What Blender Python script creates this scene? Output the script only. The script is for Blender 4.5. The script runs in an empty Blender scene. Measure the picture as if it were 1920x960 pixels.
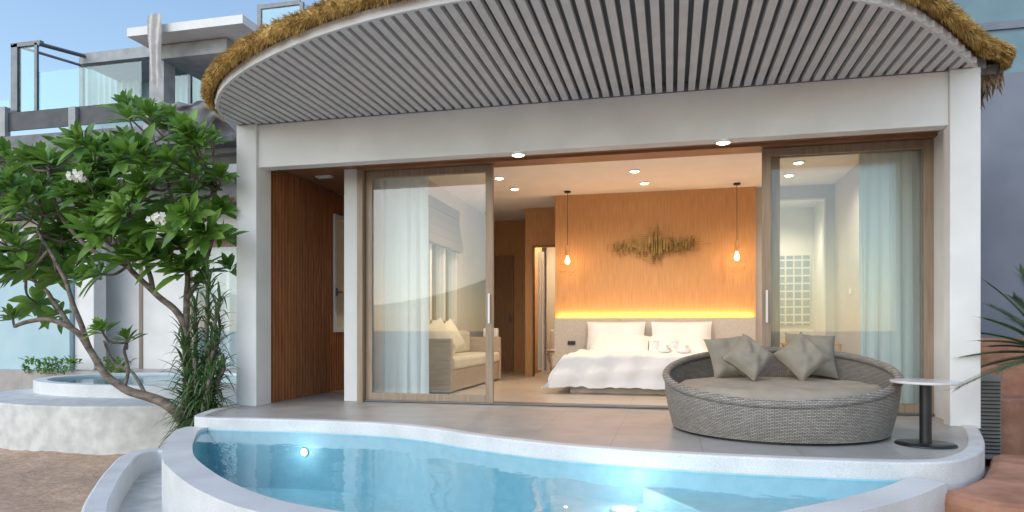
import bpy, math, random
from mathutils import Vector, Matrix, noise
random.seed(7)
R=math.radians
scene=bpy.context.scene
C=scene.collection
# ------------------------------------------------------------------ camera
CX,CY,CZ=4.535,-6.404,0.8
F=1273.0; A=R(13.2); cA,sA=math.cos(A),math.sin(A)
cam_d=bpy.data.cameras.new('camera'); cam=bpy.data.objects.new('camera',cam_d); C.objects.link(cam)
cam.location=(CX,CY,CZ); cam.rotation_euler=(R(90),0,A)
cam_d.sensor_width=36; cam_d.lens=F/1920*36; cam_d.shift_y=140/1920; cam_d.clip_end=3000; cam_d.clip_start=.05
scene.camera=cam
scene.view_settings.view_transform='Standard'
try: scene.view_settings.look='None'
except: pass
scene.view_settings.exposure=0
def PX(px,Y):
    k=(px-960)/F; dy=Y-CY
    return CX+(k*dy*cA-dy*sA)/(cA+sA*k)
def PP(px,py,Y):
    X=PX(px,Y); d=-(X-CX)*sA+(Y-CY)*cA
    return Vector((X,Y,CZ+(620-py)/F*d))
def PD(px,py,d):
    r=(px-960)/F*d
    return Vector((CX+r*cA-d*sA, CY+r*sA+d*cA, CZ+(620-py)/F*d))
# ------------------------------------------------------------------ materials
def lk(nt,a,b): nt.links.new(a,b)
def mat(name,c1,c2=None,scale=6,rough=.7,bump=0.,bscale=80,metal=0,stretch=(1,1,1),detail=5,spec=.5,transl=0,emit=None,es=0,lo=.35,hi=.65,coord='Object',big=0,ba=.12):
    m=bpy.data.materials.new(name); m.use_nodes=True; nt=m.node_tree; N=nt.nodes
    b=N['Principled BSDF']; b.inputs['Roughness'].default_value=rough; b.inputs['Metallic'].default_value=metal
    b.inputs['Specular IOR Level'].default_value=spec
    b.inputs['Base Color'].default_value=(*c1,1)
    tc=N.new('ShaderNodeTexCoord'); mp=N.new('ShaderNodeMapping'); mp.inputs['Scale'].default_value=stretch
    lk(nt,tc.outputs[coord],mp.inputs['Vector'])
    if c2:
        n=N.new('ShaderNodeTexNoise'); n.inputs['Scale'].default_value=scale; n.inputs['Detail'].default_value=detail
        lk(nt,mp.outputs[0],n.inputs['Vector'])
        r=N.new('ShaderNodeValToRGB'); r.color_ramp.elements[0].color=(*c1,1); r.color_ramp.elements[1].color=(*c2,1)
        r.color_ramp.elements[0].position=lo; r.color_ramp.elements[1].position=hi
        lk(nt,n.outputs['Fac'],r.inputs['Fac'])
        out=r.outputs['Color']
        if big:
            n2=N.new('ShaderNodeTexNoise'); n2.inputs['Scale'].default_value=big; n2.inputs['Detail'].default_value=6
            lk(nt,tc.outputs[coord],n2.inputs['Vector'])
            mr=N.new('ShaderNodeMapRange'); mr.inputs['From Min'].default_value=.3; mr.inputs['From Max'].default_value=.7; mr.inputs['To Min'].default_value=1-ba; mr.inputs['To Max'].default_value=1+ba*.3
            lk(nt,n2.outputs['Fac'],mr.inputs['Value'])
            mx=N.new('ShaderNodeMix'); mx.data_type='RGBA'; mx.blend_type='MULTIPLY'; mx.inputs[0].default_value=1
            lk(nt,out,mx.inputs[6]); lk(nt,mr.outputs[0],mx.inputs[7]); out=mx.outputs[2]
        lk(nt,out,b.inputs['Base Color'])
    if bump:
        nb=N.new('ShaderNodeTexNoise'); nb.inputs['Scale'].default_value=bscale; nb.inputs['Detail'].default_value=4
        lk(nt,mp.outputs[0],nb.inputs['Vector'])
        bp=N.new('ShaderNodeBump'); bp.inputs['Strength'].default_value=bump; bp.inputs['Distance'].default_value=.01
        lk(nt,nb.outputs['Fac'],bp.inputs['Height']); lk(nt,bp.outputs[0],b.inputs['Normal'])
    if emit:
        b.inputs['Emission Color'].default_value=(*emit,1); b.inputs['Emission Strength'].default_value=es
    if transl:
        t=N.new('ShaderNodeBsdfTranslucent'); t.inputs['Color'].default_value=(*(c2 or c1),1)
        mx=N.new('ShaderNodeMixShader'); mx.inputs[0].default_value=transl
        lk(nt,b.outputs[0],mx.inputs[1]); lk(nt,t.outputs[0],mx.inputs[2])
        lk(nt,mx.outputs[0],N['Material Output'].inputs['Surface'])
    return m
def brickmat(name,c1,c2,mortar,w,h,ms,rough=.5,offset=0,plane='XY',bump=.3,spec=.5,vary=0):
    m=bpy.data.materials.new(name); m.use_nodes=True; nt=m.node_tree; N=nt.nodes; b=N['Principled BSDF']
    b.inputs['Roughness'].default_value=rough; b.inputs['Specular IOR Level'].default_value=spec
    tc=N.new('ShaderNodeTexCoord'); vec=tc.outputs['Object']
    if plane!='XY':
        s=N.new('ShaderNodeSeparateXYZ'); lk(nt,vec,s.inputs[0]); cb=N.new('ShaderNodeCombineXYZ')
        if plane=='CYL':
            at=N.new('ShaderNodeMath'); at.operation='ARCTAN2'; lk(nt,s.outputs[1],at.inputs[0]); lk(nt,s.outputs[0],at.inputs[1])
            mu=N.new('ShaderNodeMath'); mu.operation='MULTIPLY'; mu.inputs[1].default_value=.93; lk(nt,at.outputs[0],mu.inputs[0])
            lk(nt,mu.outputs[0],cb.inputs[0]); lk(nt,s.outputs[2],cb.inputs[1])
        else:
            lk(nt,s.outputs['XYZ'.index(plane[0])],cb.inputs[0]); lk(nt,s.outputs['XYZ'.index(plane[1])],cb.inputs[1])
        vec=cb.outputs[0]
    br=N.new('ShaderNodeTexBrick'); br.offset=offset; br.inputs['Scale'].default_value=1
    br.inputs['Color1'].default_value=(*c1,1); br.inputs['Color2'].default_value=(*c2,1); br.inputs['Mortar'].default_value=(*mortar,1)
    br.inputs['Brick Width'].default_value=w; br.inputs['Row Height'].default_value=h; br.inputs['Mortar Size'].default_value=ms; br.inputs['Mortar Smooth'].default_value=.3
    lk(nt,vec,br.inputs['Vector'])
    n=N.new('ShaderNodeTexNoise'); n.inputs['Scale'].default_value=3.5; n.inputs['Detail'].default_value=7; lk(nt,tc.outputs['Object'],n.inputs['Vector'])
    mr=N.new('ShaderNodeMapRange'); mr.inputs['From Min'].default_value=.3; mr.inputs['From Max'].default_value=.7; mr.inputs['To Min'].default_value=1-vary; mr.inputs['To Max'].default_value=1+vary*.4; lk(nt,n.outputs['Fac'],mr.inputs[0])
    mx=N.new('ShaderNodeMix'); mx.data_type='RGBA'; mx.blend_type='MULTIPLY'; mx.inputs[0].default_value=1
    lk(nt,br.outputs['Color'],mx.inputs[6]); lk(nt,mr.outputs[0],mx.inputs[7]); lk(nt,mx.outputs[2],b.inputs['Base Color'])
    bp=N.new('ShaderNodeBump'); bp.inputs['Strength'].default_value=bump; bp.inputs['Distance'].default_value=.006; bp.invert=True
    lk(nt,br.outputs['Fac'],bp.inputs['Height']); lk(nt,bp.outputs[0],b.inputs['Normal'])
    return m
def glassmat(name,tint,f0=.05,wave=0,wscale=3,fmax=.9,rough=0):
    m=bpy.data.materials.new(name); m.use_nodes=True; nt=m.node_tree; N=nt.nodes; N.remove(N['Principled BSDF'])
    t=N.new('ShaderNodeBsdfTransparent'); t.inputs[0].default_value=(*tint,1)
    g=N.new('ShaderNodeBsdfGlossy'); g.inputs['Roughness'].default_value=rough
    lw=N.new('ShaderNodeLayerWeight'); lw.inputs['Blend'].default_value=.5
    pw=N.new('ShaderNodeMath'); pw.operation='POWER'; pw.inputs[1].default_value=5; lk(nt,lw.outputs['Facing'],pw.inputs[0])
    ma=N.new('ShaderNodeMath'); ma.operation='MULTIPLY_ADD'; ma.inputs[1].default_value=fmax-f0; ma.inputs[2].default_value=f0; lk(nt,pw.outputs[0],ma.inputs[0])
    mx=N.new('ShaderNodeMixShader')
    if wave:
        tc=N.new('ShaderNodeTexCoord'); n=N.new('ShaderNodeTexNoise'); n.inputs['Scale'].default_value=wscale; n.inputs['Detail'].default_value=3
        lk(nt,tc.outputs['Object'],n.inputs['Vector'])
        bp=N.new('ShaderNodeBump'); bp.inputs['Strength'].default_value=wave; bp.inputs['Distance'].default_value=.05
        lk(nt,n.outputs['Fac'],bp.inputs['Height']); lk(nt,bp.outputs[0],g.inputs['Normal']); lk(nt,bp.outputs[0],lw.inputs['Normal'])
    lk(nt,ma.outputs[0],mx.inputs[0]); lk(nt,t.outputs[0],mx.inputs[1]); lk(nt,g.outputs[0],mx.inputs[2])
    lk(nt,mx.outputs[0],N['Material Output'].inputs['Surface'])
    return m
def emis(name,c,s):
    m=bpy.data.materials.new(name); m.use_nodes=True; nt=m.node_tree; N=nt.nodes; N.remove(N['Principled BSDF'])
    e=N.new('ShaderNodeEmission'); e.inputs[0].default_value=(*c,1); e.inputs[1].default_value=s; lk(nt,e.outputs[0],N['Material Output'].inputs['Surface']); return m
def sheermat(name,c,tr=.25):
    m=bpy.data.materials.new(name); m.use_nodes=True; nt=m.node_tree; N=nt.nodes; N.remove(N['Principled BSDF'])
    d=N.new('ShaderNodeBsdfDiffuse'); d.inputs[0].default_value=(*c,1); l=N.new('ShaderNodeBsdfTranslucent'); l.inputs[0].default_value=(*c,1)
    a=N.new('ShaderNodeMixShader'); a.inputs[0].default_value=.25
    lk(nt,d.outputs[0],a.inputs[1]); lk(nt,l.outputs[0],a.inputs[2])
    if tr:
        t=N.new('ShaderNodeBsdfTransparent'); b=N.new('ShaderNodeMixShader'); b.inputs[0].default_value=tr
        lk(nt,a.outputs[0],b.inputs[1]); lk(nt,t.outputs[0],b.inputs[2]); a=b
    lk(nt,a.outputs[0],N['Material Output'].inputs['Surface'])
    return m
M={}
M['plaster']=mat('white_plaster',(.77,.765,.75),(.83,.825,.81),2.5,.85,.10,140,big=1.2,ba=.07)
M['poolplaster']=mat('pale_smooth_plaster',(.62,.63,.63),(.75,.75,.75),120,.5,.06,90,detail=3,big=3,ba=.15)
M['lowplaster']=mat('weathered_plaster',(.54,.54,.51),(.70,.70,.67),7,.8,.2,60,detail=8,big=1.3)
M['deck']=brickmat('grey_tile',(.38,.365,.345),(.41,.395,.375),(.28,.27,.26),.62,.62,.004,.38,0,'XY',.2,vary=.18)
M['roomfloor']=brickmat('beige_tile',(.52,.45,.37),(.56,.49,.41),(.38,.33,.28),.6,.6,.004,.3,0,'XY',.1,vary=.12)
M['slat']=mat('painted_slat',(.64,.64,.65),(.72,.72,.73),5,.6,.05,60)
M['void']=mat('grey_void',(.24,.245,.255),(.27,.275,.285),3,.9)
M['thatch']=mat('golden_thatch',(.26,.145,.035),(.66,.45,.15),12,.95,.5,60,detail=9,lo=.3,hi=.68)
M['brownleaf']=mat('dry_brown_thatch',(.12,.085,.055),(.30,.21,.13),9,.95,.4,40)
M['clad']=mat('brown_cladding',(.34,.125,.045),(.48,.20,.085),4,.42,.15,30,stretch=(8,8,.6))
M['soffit']=mat('timber_soffit',(.25,.12,.06),(.36,.18,.09),4,.45,.1,30,stretch=(.6,8,8))
M['oak']=mat('honey_oak_panel',(.54,.285,.115),(.63,.35,.155),5,.5,.08,40,stretch=(10,10,.7),detail=8)
M['walnut']=mat('brown_door_wood',(.26,.14,.07),(.36,.20,.10),5,.5,.08,40,stretch=(10,10,.7))
M['frame']=mat('bronze_oak_frame',(.27,.195,.135),(.36,.27,.195),4,.42,.06,60,stretch=(9,9,.6))
M['ceil']=mat('ceiling_paint',(.80,.79,.77),(.84,.83,.81),3,.9)
M['greywall']=mat('lilac_grey_paint',(.52,.51,.52),(.57,.56,.57),2,.9)
M['glass']=glassmat('window_glass',(.95,.98,.975),.05)
M['balglass']=glassmat('balcony_glass',(.72,.88,.88),.07)
M['water']=glassmat('pool_water',(.80,.94,.96),.035,wave=.16,wscale=2.6,fmax=.72)
M['mosaic']=brickmat('blue_pool_tile',(.36,.62,.69),(.42,.67,.73),(.50,.72,.76),.1,.1,.003,.35,0,'XY',.05,vary=.14)
M['mosaicwall']=mat('blue_pool_wall',(.30,.56,.65),(.38,.62,.70),12,.35)
M['ledge']=mat('pale_pool_step',(.46,.66,.70),(.56,.73,.76),10,.4)
M['sheer']=sheermat('sheer_curtain',(.78,.85,.90),0)
M['cur']=sheermat('white_curtain',(.85,.85,.83),0)
M['linen']=mat('white_linen',(.80,.79,.80),(.84,.83,.84),4,.85,.12,40)
M['head']=mat('beige_headboard',(.52,.48,.44),(.58,.54,.50),30,.8,.15,160)
M['bedbase']=mat('pale_oak_bed',(.46,.37,.28),(.56,.46,.36),5,.5,stretch=(1,8,8))
M['cream']=mat('cream_upholstery',(.70,.66,.54),(.76,.72,.60),6,.8,.1,90)
M['gold']=mat('antique_gold_metal',(.15,.10,.03),(.36,.25,.085),9,.38,0,metal=.7)
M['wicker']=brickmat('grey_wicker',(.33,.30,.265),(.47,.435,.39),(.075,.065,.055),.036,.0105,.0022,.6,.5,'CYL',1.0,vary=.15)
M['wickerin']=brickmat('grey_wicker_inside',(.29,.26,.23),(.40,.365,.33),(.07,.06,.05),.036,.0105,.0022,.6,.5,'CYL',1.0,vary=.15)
M['taupe']=mat('taupe_fabric',(.255,.225,.175),(.30,.265,.21),8,.9,.25,320)
M['taupe2']=mat('taupe_cushion_fabric',(.30,.262,.205),(.345,.305,.245),8,.9,.25,320)
M['black']=mat('black_metal',(.012,.012,.014),(.02,.02,.022),8,.35)
M['marble']=mat('pale_marble',(.45,.44,.44),(.68,.67,.67),5,.2,detail=9)
M['white']=mat('white_gloss',(.78,.78,.77),(.8,.8,.79),5,.3)
M['blind']=mat('dark_roman_blind',(.10,.085,.08),(.14,.12,.11),8,.9,.2,100)
M['sand']=mat('beach_sand',(.46,.30,.20),(.62,.43,.31),14,.95,.9,30,detail=10,big=1.5,ba=.2)
M['terra']=mat('terracotta_render',(.36,.165,.10),(.52,.27,.175),5,.85,.6,25,detail=9,big=2,ba=.25)
M['terrashade']=mat('shaded_terracotta_paving',(.16,.09,.065),(.26,.14,.10),9,.9,.5,30)  # ground shadow beside the villa is put into this dark paving colour
M['bluegrey']=mat('blue_grey_render',(.165,.185,.225),(.195,.215,.26),2,.9,.05)
M['tealgrey']=mat('teal_grey_render',(.15,.24,.28),(.18,.275,.31),2,.9,.05)
M['paleteal']=mat('pale_teal_wall',(.40,.56,.61),(.46,.61,.66),2,.9,.05)
M['concrete']=mat('grey_concrete',(.16,.165,.175),(.24,.245,.255),3,.85,.3,20,big=1)
M['concrete2']=mat('light_concrete',(.32,.33,.34),(.42,.43,.44),3,.85,.2,20)
M['darkgrey']=mat('dark_facade',(.05,.055,.06),(.08,.085,.09),3,.6)
M['steel']=mat('grey_steel',(.13,.14,.15),(.17,.18,.19),5,.4,metal=.3)
M['drape']=mat('dust_cloth',(.50,.47,.44),(.64,.61,.57),6,.95,.5,20)
M['bark']=mat('frangipani_bark',(.10,.075,.06),(.26,.215,.175),9,.9,.7,30,stretch=(1,1,2),detail=8)
M['leaf']=mat('frangipani_leaf',(.06,.155,.022),(.19,.35,.055),3.2,.40,spec=.5,transl=.30,lo=.38,hi=.62)
M['leafl']=mat('young_frangipani_leaf',(.18,.34,.05),(.30,.46,.09),3,.42,transl=.3)
M['strap']=mat('dark_strap_leaf',(.03,.075,.026),(.11,.19,.06),6,.45,transl=.18)
M['palm']=mat('grey_green_palm_leaf',(.04,.085,.042),(.12,.19,.10),6,.5,transl=.15)
M['petal']=mat('white_petal',(.85,.84,.75),(.9,.88,.8),5,.6,transl=.3)
M['yellow']=mat('mustard_fabric',(.55,.36,.12),(.62,.42,.16),8,.85)
M['block']=brickmat('glass_block',(.30,.38,.43),(.36,.43,.48),(.75,.75,.74),.135,.135,.016,.15,0,'XZ',.5)
M['acwhite']=mat('aged_grey_casing',(.22,.215,.205),(.28,.275,.26),6,.6)
M['bulb']=emis('bulb_glow',(1,.5,.16),18)
M['lamp']=emis('downlight_glow',(1,.80,.52),18)
M['led']=emis('amber_led',(1,.48,.14),2.8)
M['plight']=emis('pool_light_glow',(.8,.92,1),10)
# ------------------------------------------------------------------ mesh builder
def wl(o):
    v=Vector((0,0,0))
    while o: v+=o.location; o=o.parent
    return v
class MB:
    def __init__(s): s.v=[]; s.f=[]
    def add(s,vs,fs):
        n=len(s.v); s.v+= [tuple(v) for v in vs]; s.f+=[tuple(i+n for i in f) for f in fs]; return s
    def box(s,x0,x1,y0,y1,z0,z1):
        x0,x1=sorted((x0,x1)); y0,y1=sorted((y0,y1)); z0,z1=sorted((z0,z1))
        return s.add([(x0,y0,z0),(x1,y0,z0),(x1,y1,z0),(x0,y1,z0),(x0,y0,z1),(x1,y0,z1),(x1,y1,z1),(x0,y1,z1)],
          [(0,3,2,1),(4,5,6,7),(0,1,5,4),(1,2,6,5),(2,3,7,6),(3,0,4,7)])
    def prism(s,poly,z0,z1):
        n=len(poly); 
        ar=sum(poly[i][0]*poly[(i+1)%n][1]-poly[(i+1)%n][0]*poly[i][1] for i in range(n))
        if ar<0: poly=poly[::-1]
        vs=[(x,y,z0) for x,y in poly]+[(x,y,z1) for x,y in poly]
        fs=[tuple(range(n-1,-1,-1)),tuple(range(n,2*n))]+[(i,(i+1)%n,(i+1)%n+n,i+n) for i in range(n)]
        return s.add(vs,fs)
    def strip(s,p0,p1,z0,z1):
        n=len(p0); vs=[]
        for a,b in zip(p0,p1): vs+=[(a[0],a[1],z0),(b[0],b[1],z0),(b[0],b[1],z1),(a[0],a[1],z1)]
        fs=[]
        for i in range(n-1):
            for k in range(4): fs.append((4*i+k,4*i+(k+1)%4,4*i+4+(k+1)%4,4*i+4+k))
        fs+=[(0,3,2,1),(4*n-4,4*n-3,4*n-2,4*n-1)]
        return s.add(vs,fs)
    def wallstrip(s,p,z0,z1):
        vs=[]; n=len(p)
        for a in p: vs+=[(a[0],a[1],z0),(a[0],a[1],z1)]
        return s.add(vs,[(2*i,2*i+2,2*i+3,2*i+1) for i in range(n-1)])
    def tube(s,path,rad,n=8,cap=True):
        path=[Vector(p) for p in path]
        if not isinstance(rad,(list,tuple)): rad=[rad]*len(path)
        vs=[]; up=None
        for i,p in enumerate(path):
            t=(path[min(i+1,len(path)-1)]-path[max(i-1,0)]).normalized()
            if up is None: up=Vector((0,0,1)) if abs(t.z)<.9 else Vector((1,0,0))
            a=t.cross(up).normalized(); b=a.cross(t).normalized(); up=b
            for k in range(n):
                th=2*math.pi*k/n; vs.append(p+(a*math.cos(th)+b*math.sin(th))*rad[i])
        fs=[(i*n+k,i*n+(k+1)%n,(i+1)*n+(k+1)%n,(i+1)*n+k) for i in range(len(path)-1) for k in range(n)]
        if cap: fs+=[tuple(range(n-1,-1,-1)),tuple(range((len(path)-1)*n,len(path)*n))]
        return s.add(vs,fs)
    def lathe(s,prof,c,n=32,rx=1,ry=1):
        vs=[];m=len(prof)
        for k in range(n):
            th=2*math.pi*k/n
            for r,z in prof: vs.append((c[0]+r*rx*math.cos(th),c[1]+r*ry*math.sin(th),c[2]+z))
        fs=[(k*m+j,((k+1)%n)*m+j,((k+1)%n)*m+j+1,k*m+j+1) for k in range(n) for j in range(m-1)]
        return s.add(vs,fs)
    def grid(s,fn,nu,nv):
        vs=[fn(i/nu,j/nv) for i in range(nu+1) for j in range(nv+1)]
        return s.add(vs,[(i*(nv+1)+j,(i+1)*(nv+1)+j,(i+1)*(nv+1)+j+1,i*(nv+1)+j+1) for i in range(nu) for j in range(nv)])
    def leaf(s,b,d,up,L,W,droop=.3,seg=4,fold=.25,shape=None):
        d=Vector(d).normalized(); side=d.cross(Vector(up))
        if side.length<1e-3: side=d.cross(Vector((1,0,0)))
        side.normalize(); u=side.cross(d).normalized(); vs=[]; b=Vector(b)
        for i in range(seg+1):
            t=i/seg
            w=W*.5*(shape(t) if shape else max(.04,math.sin(math.pi*min(1,t**1.25*.97+.02))**.75))
            c=b+d*(L*t*(1-.15*droop*t))+Vector((0,0,-1))*droop*L*t*t
            vs+=[c+side*w+u*w*fold*2,c,c-side*w+u*w*fold*2]
        fs=[]
        for i in range(seg): fs+=[(3*i,3*i+3,3*i+4,3*i+1),(3*i+1,3*i+4,3*i+5,3*i+2)]
        return s.add(vs,fs)
    def pillow(s,Mx,w,h,t,n=14,pinch=.07,wr=.0):
        vs=[];
        for sg in (1,-1):
            for i in range(n+1):
                for j in range(n+1):
                    u=-1+2*i/n; v=-1+2*j/n
                    z=sg*t*.5*((1-u**4)*(1-v**4))**.55
                    x=u*w*.5*(1-pinch*(1-v*v)); y=v*h*.5*(1-pinch*(1-u*u))
                    z+=wr*noise.noise(Vector((u*2.2,v*2.2,w*9+sg)))*(1-u**4)*(1-v**4)
                    vs.append(Mx@Vector((x,y,z)))
        m=(n+1)**2; fs=[]
        for k in range(2):
            for i in range(n):
                for j in range(n):
                    q=(k*m+i*(n+1)+j,k*m+(i+1)*(n+1)+j,k*m+(i+1)*(n+1)+j+1,k*m+i*(n+1)+j+1)
                    fs.append(q if k==0 else q[::-1])
        return s.add(vs,fs)
    def build(s,name,m,parent=None,smooth=False,bevel=0,sub=0):
        me=bpy.data.meshes.new(name)
        if parent: o0=wl(parent)
        else:
            xs=[v[0] for v in s.v]; ys=[v[1] for v in s.v]; zs=[v[2] for v in s.v]
            o0=Vector(((min(xs)+max(xs))/2,(min(ys)+max(ys))/2,min(zs)))
        me.from_pydata([tuple(Vector(v)-o0) for v in s.v],[],s.f); me.update()
        me.materials.append(M[m] if isinstance(m,str) else m)
        if smooth:
            for p in me.polygons: p.use_smooth=True
        o=bpy.data.objects.new(name,me); C.objects.link(o)
        if parent: o.parent=parent
        else: o.location=o0
        if bevel:
            b=o.modifiers.new('bevel','BEVEL'); b.width=bevel; b.segments=2; b.limit_method='ANGLE'; b.angle_limit=R(40)
        return o
def tag(o,label,cat,group=None,kind=None):
    if label: o['label']=label
    if cat: o['category']=cat
    if group: o['group']=group
    if kind: o['kind']=kind
    return o
def thing(name,loc,label,cat,group=None):
    o=bpy.data.objects.new(name,None); C.objects.link(o); o.location=loc; o.empty_display_size=.1
    return tag(o,label,cat,group)
def struct(o,label,cat): return tag(o,label,cat,None,'structure')
def cat_rom(pts,n=8):
    P=[Vector(p) for p in pts]; out=[]
    for i in range(len(P)-1):
        p0=P[max(i-1,0)];p1=P[i];p2=P[i+1];p3=P[min(i+2,len(P)-1)]
        for k in range(n):
            t=k/n; out.append(.5*((2*p1)+(p2-p0)*t+(2*p0-5*p1+4*p2-p3)*t*t+(3*p1-p0-3*p2+p3)*t**3))
    out.append(P[-1]); return out
def offset(p,d):
    out=[]
    for i,a in enumerate(p):
        t=(p[min(i+1,len(p)-1)]-p[max(i-1,0)]).normalized(); out.append(Vector((a.x-t.y*d,a.y+t.x*d)))
    return out
# ------------------------------------------------------------------ ground
def sandz(x,y): return -.66+.03*noise.noise(Vector((x*2.2,y*2.2,0)))+.02*noise.noise(Vector((x*.7,y*.7,3)))+.016*noise.noise(Vector((x*7,y*7,3)))
mb=MB()
mb.grid(lambda u,v:(-8+14*u,-8+12*v,sandz(-8+14*u,-8+12*v)+.003),190,165)
S=1500
g0=[(-S,-S),(S,-S),(S,S),(-S,S)]
mb.add([(x,y,-.74) for x,y in g0],[(0,1,2,3)])
struct(mb.build('ground','sand',smooth=True),'tan beach sand spread around the curved white pool walls','sand')
# ------------------------------------------------------------------ terrace
Dp=cat_rom([(-.05,.3),(0,-.3),(.2,-.9),(.42,-1.04),(.9,-1.02),(1.5,-.99),(2.165,-1.05),(2.65,-1.22),(3.14,-1.5),(3.83,-1.77),(4.67,-1.92),(5.61,-1.935),(6.1,-1.85),(6.38,-1.58),(6.62,-1.15),(6.89,-.4),(7.05,.2),(7.06,.7)],8)
Din=offset(Dp,.10)
t=thing('terrace',(3.5,-.5,-.65),'grey tiled terrace with a wavy white coping in front of the glass doors','terrace'); t['kind']='structure'
mb=MB(); mb.prism([(p.x,p.y) for p in Din]+[(7.0,.74),(7.0,2.8),(.0,2.8)],-.6,0); mb.build('tile_paving','deck',t)
mb=MB(); mb.strip(Dp,Din,-1.3,.012); mb.build('coping','poolplaster',t,bevel=.012)
# ------------------------------------------------------------------ pool
Ap=cat_rom([(.44,-1.02),(.48,-1.2),(.76,-1.62),(1.06,-2.02),(1.45,-2.45),(2.18,-3.04),(2.85,-3.36),(3.89,-3.46),(4.70,-3.17),(5.18,-2.78),(5.62,-2.32),(5.92,-1.91)],8)
Aout=offset(Ap,-.20)
WZ=-.105; FZ=-.60
t=thing('plunge_pool',(3,-2.2,-.65),'curved plunge pool with a raised white rim in front of the terrace','pool')
mb=MB(); mb.strip(Ap,Aout,-.9,-.075); mb.build('rim','poolplaster',t,bevel=.014)
back=[p for p in Dp if .4<p.x<6.0 and p.y<-.9]
backo=offset(back,-.006)
poly=[(p.x,p.y) for p in Ap]+[(p.x,p.y) for p in reversed(back)]
mb=MB(); mb.add([(x,y,FZ) for x,y in poly],[tuple(range(len(poly)))]); mb.build('pool_floor','mosaic',t)
mb=MB(); mb.wallstrip(backo,FZ-.01,WZ+.01); mb.wallstrip(offset(Ap,.006),FZ-.01,WZ+.005); mb.build('pool_wall','mosaicwall',t)
mb=MB(); mb.prism([(p[0],p[1]) for p in cat_rom([(4.35,-1.9),(4.62,-2.3),(4.82,-2.65),(4.94,-3.03)],5)]+[(5.21,-2.79),(5.65,-2.33),(5.93,-1.95)],FZ+.002,-.22); mb.build('step','ledge',t,bevel=.015)
mb=MB(); mb.prism([(p[0],p[1]) for p in cat_rom([(3.72,-1.76),(3.82,-2.2),(4.0,-2.7),(4.3,-3.33)],5)]+[(4.70,-3.19),(4.92,-3.0),(5.1,-2.3),(4.9,-1.93)],FZ+.004,-.33); mb.build('step','ledge',t,bevel=.015)
mb=MB(); mb.add([(x,y,WZ) for x,y in poly],[tuple(range(len(poly)))])
struct(mb.build('water','water'),'still turquoise water filling the curved pool','water')
def light(name,kind,loc,energy,color,rot=(0,0,0),**k):
    l=bpy.data.lights.new(name,kind); l.energy=energy; l.color=color
    for a,b in k.items(): setattr(l,a,b)
    o=bpy.data.objects.new(name,l); C.objects.link(o); o.location=loc; o.rotation_euler=rot; return o
def pool_light(c,n,label,sc,off,en):
    n=Vector(n).normalized(); q=n.to_track_quat('Z','Y').to_matrix().to_4x4(); Mx=Matrix.Translation(c)@q
    o=thing('pool_light',c,label,'light','round lights under the pool water')
    for nm,pr,m in (('bezel',[(.0,.0),(.07,.0),(.075,.008),(.06,.016),(.05,.014)],'white'),('lens',[(.05,.012),(.03,.02),(.0001,.022)],'plight')):
        b=MB(); b.lathe([(r_*sc,z_*sc) for r_,z_ in pr],(0,0,0),24); b.v=[tuple(Mx@Vector(v)) for v in b.v]; b.build(nm,m,o,True)
    light('pool_glow','POINT',Vector(c)+n*off,en,(.78,.91,1),shadow_soft_size=.05)
pool_light(Vector((1.39,-1.0,-.27)),(0,-1,0),'small round lit lamp in the pool wall near the tree end',.55,.12,1.3)
pool_light(Vector((4.25,-2.12,-.328)),(0,0,1),'bright round lit lamp set in the lower pool step',1.2,.13,2.2)
# low trough wall
Lp=cat_rom([(.5,-.78),(.1,-.72),(-.3,-.8),(-.35,-1.15),(.0,-1.7),(.45,-2.3),(.95,-2.9),(1.6,-3.5),(2.5,-4.0),(3.6,-4.1)],7)
t=thing('curved_trough',(.4,-2,-.65),'low curved white trough wall wrapping round the left end of the pool','low wall')
mb=MB(); mb.strip(Lp,offset(Lp,.16),-.75,-.33); mb.build('wall','poolplaster',t,bevel=.02)
mb=MB(); q=offset(Lp,.08); mb.add([(p.x,p.y,-.52) for p in q]+[(3.4,-3.2,-.52),(1.2,-2.2,-.52),(.5,-1.0,-.52)],[tuple(range(len(q)+3))]); mb.build('trough_floor','lowplaster',t)
# ------------------------------------------------------------------ villa
V=thing('beach_villa',(3.5,2,0),'white single storey beach villa with thatched eave, slatted canopy and sliding glass front','house')
def part(mb,name,m,**k): return mb.build(name,m,V,**k)
DH=2.60
for x0,x1,y1 in ((0,.24,.28),(6.82,7.05,.15)):
    part(MB().box(x0,x1,0,y1,-.02,3.0),'column','plaster',bevel=.008)
part(MB().box(.92,1.1,.66,.84,0,DH+.03),'column','plaster',bevel=.006)
part(MB().box(.24,6.82,.035,.19,2.54,2.998),'beam','plaster',bevel=.006)
part(MB().box(.22,6.98,.192,.60,DH+.03,DH+.07).box(.22,1.08,.60,4.2,DH+.03,DH+.07),'timber_soffit','soffit')
part(MB().box(1.1,6.98,.60,.86,DH+.002,3.0),'door_head','soffit')
part(MB().box(6.93,7.05,.15,7.2,-.6,2.998),'outer_wall','plaster')
part(MB().box(0,.14,.28,4.2,-.6,2.998),'outer_wall','plaster')
wmb=MB().box(1.08,1.2,.86,2.1,0,2.95).box(1.08,1.2,3.9,6.5,0,2.95).box(1.08,1.2,2.1,3.9,0,.9).box(1.08,1.2,2.1,3.9,2.3,2.95)
part(wmb,'room_wall','greywall')
part(MB().box(6.85,6.928,.87,4.3,0,2.95),'room_wall','greywall')
part(MB().box(5.75,6.07,4.3,4.4,0,2.95).box(6.71,6.85,4.3,4.4,0,2.95).box(6.07,6.71,4.3,4.4,2.72,2.95),'room_wall','greywall')
part(MB().box(6.05,6.073,4.285,4.41,0,2.74).box(6.707,6.73,4.285,4.41,0,2.74).box(6.073,6.707,4.285,4.41,2.717,2.74),'door_frame','white')
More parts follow.
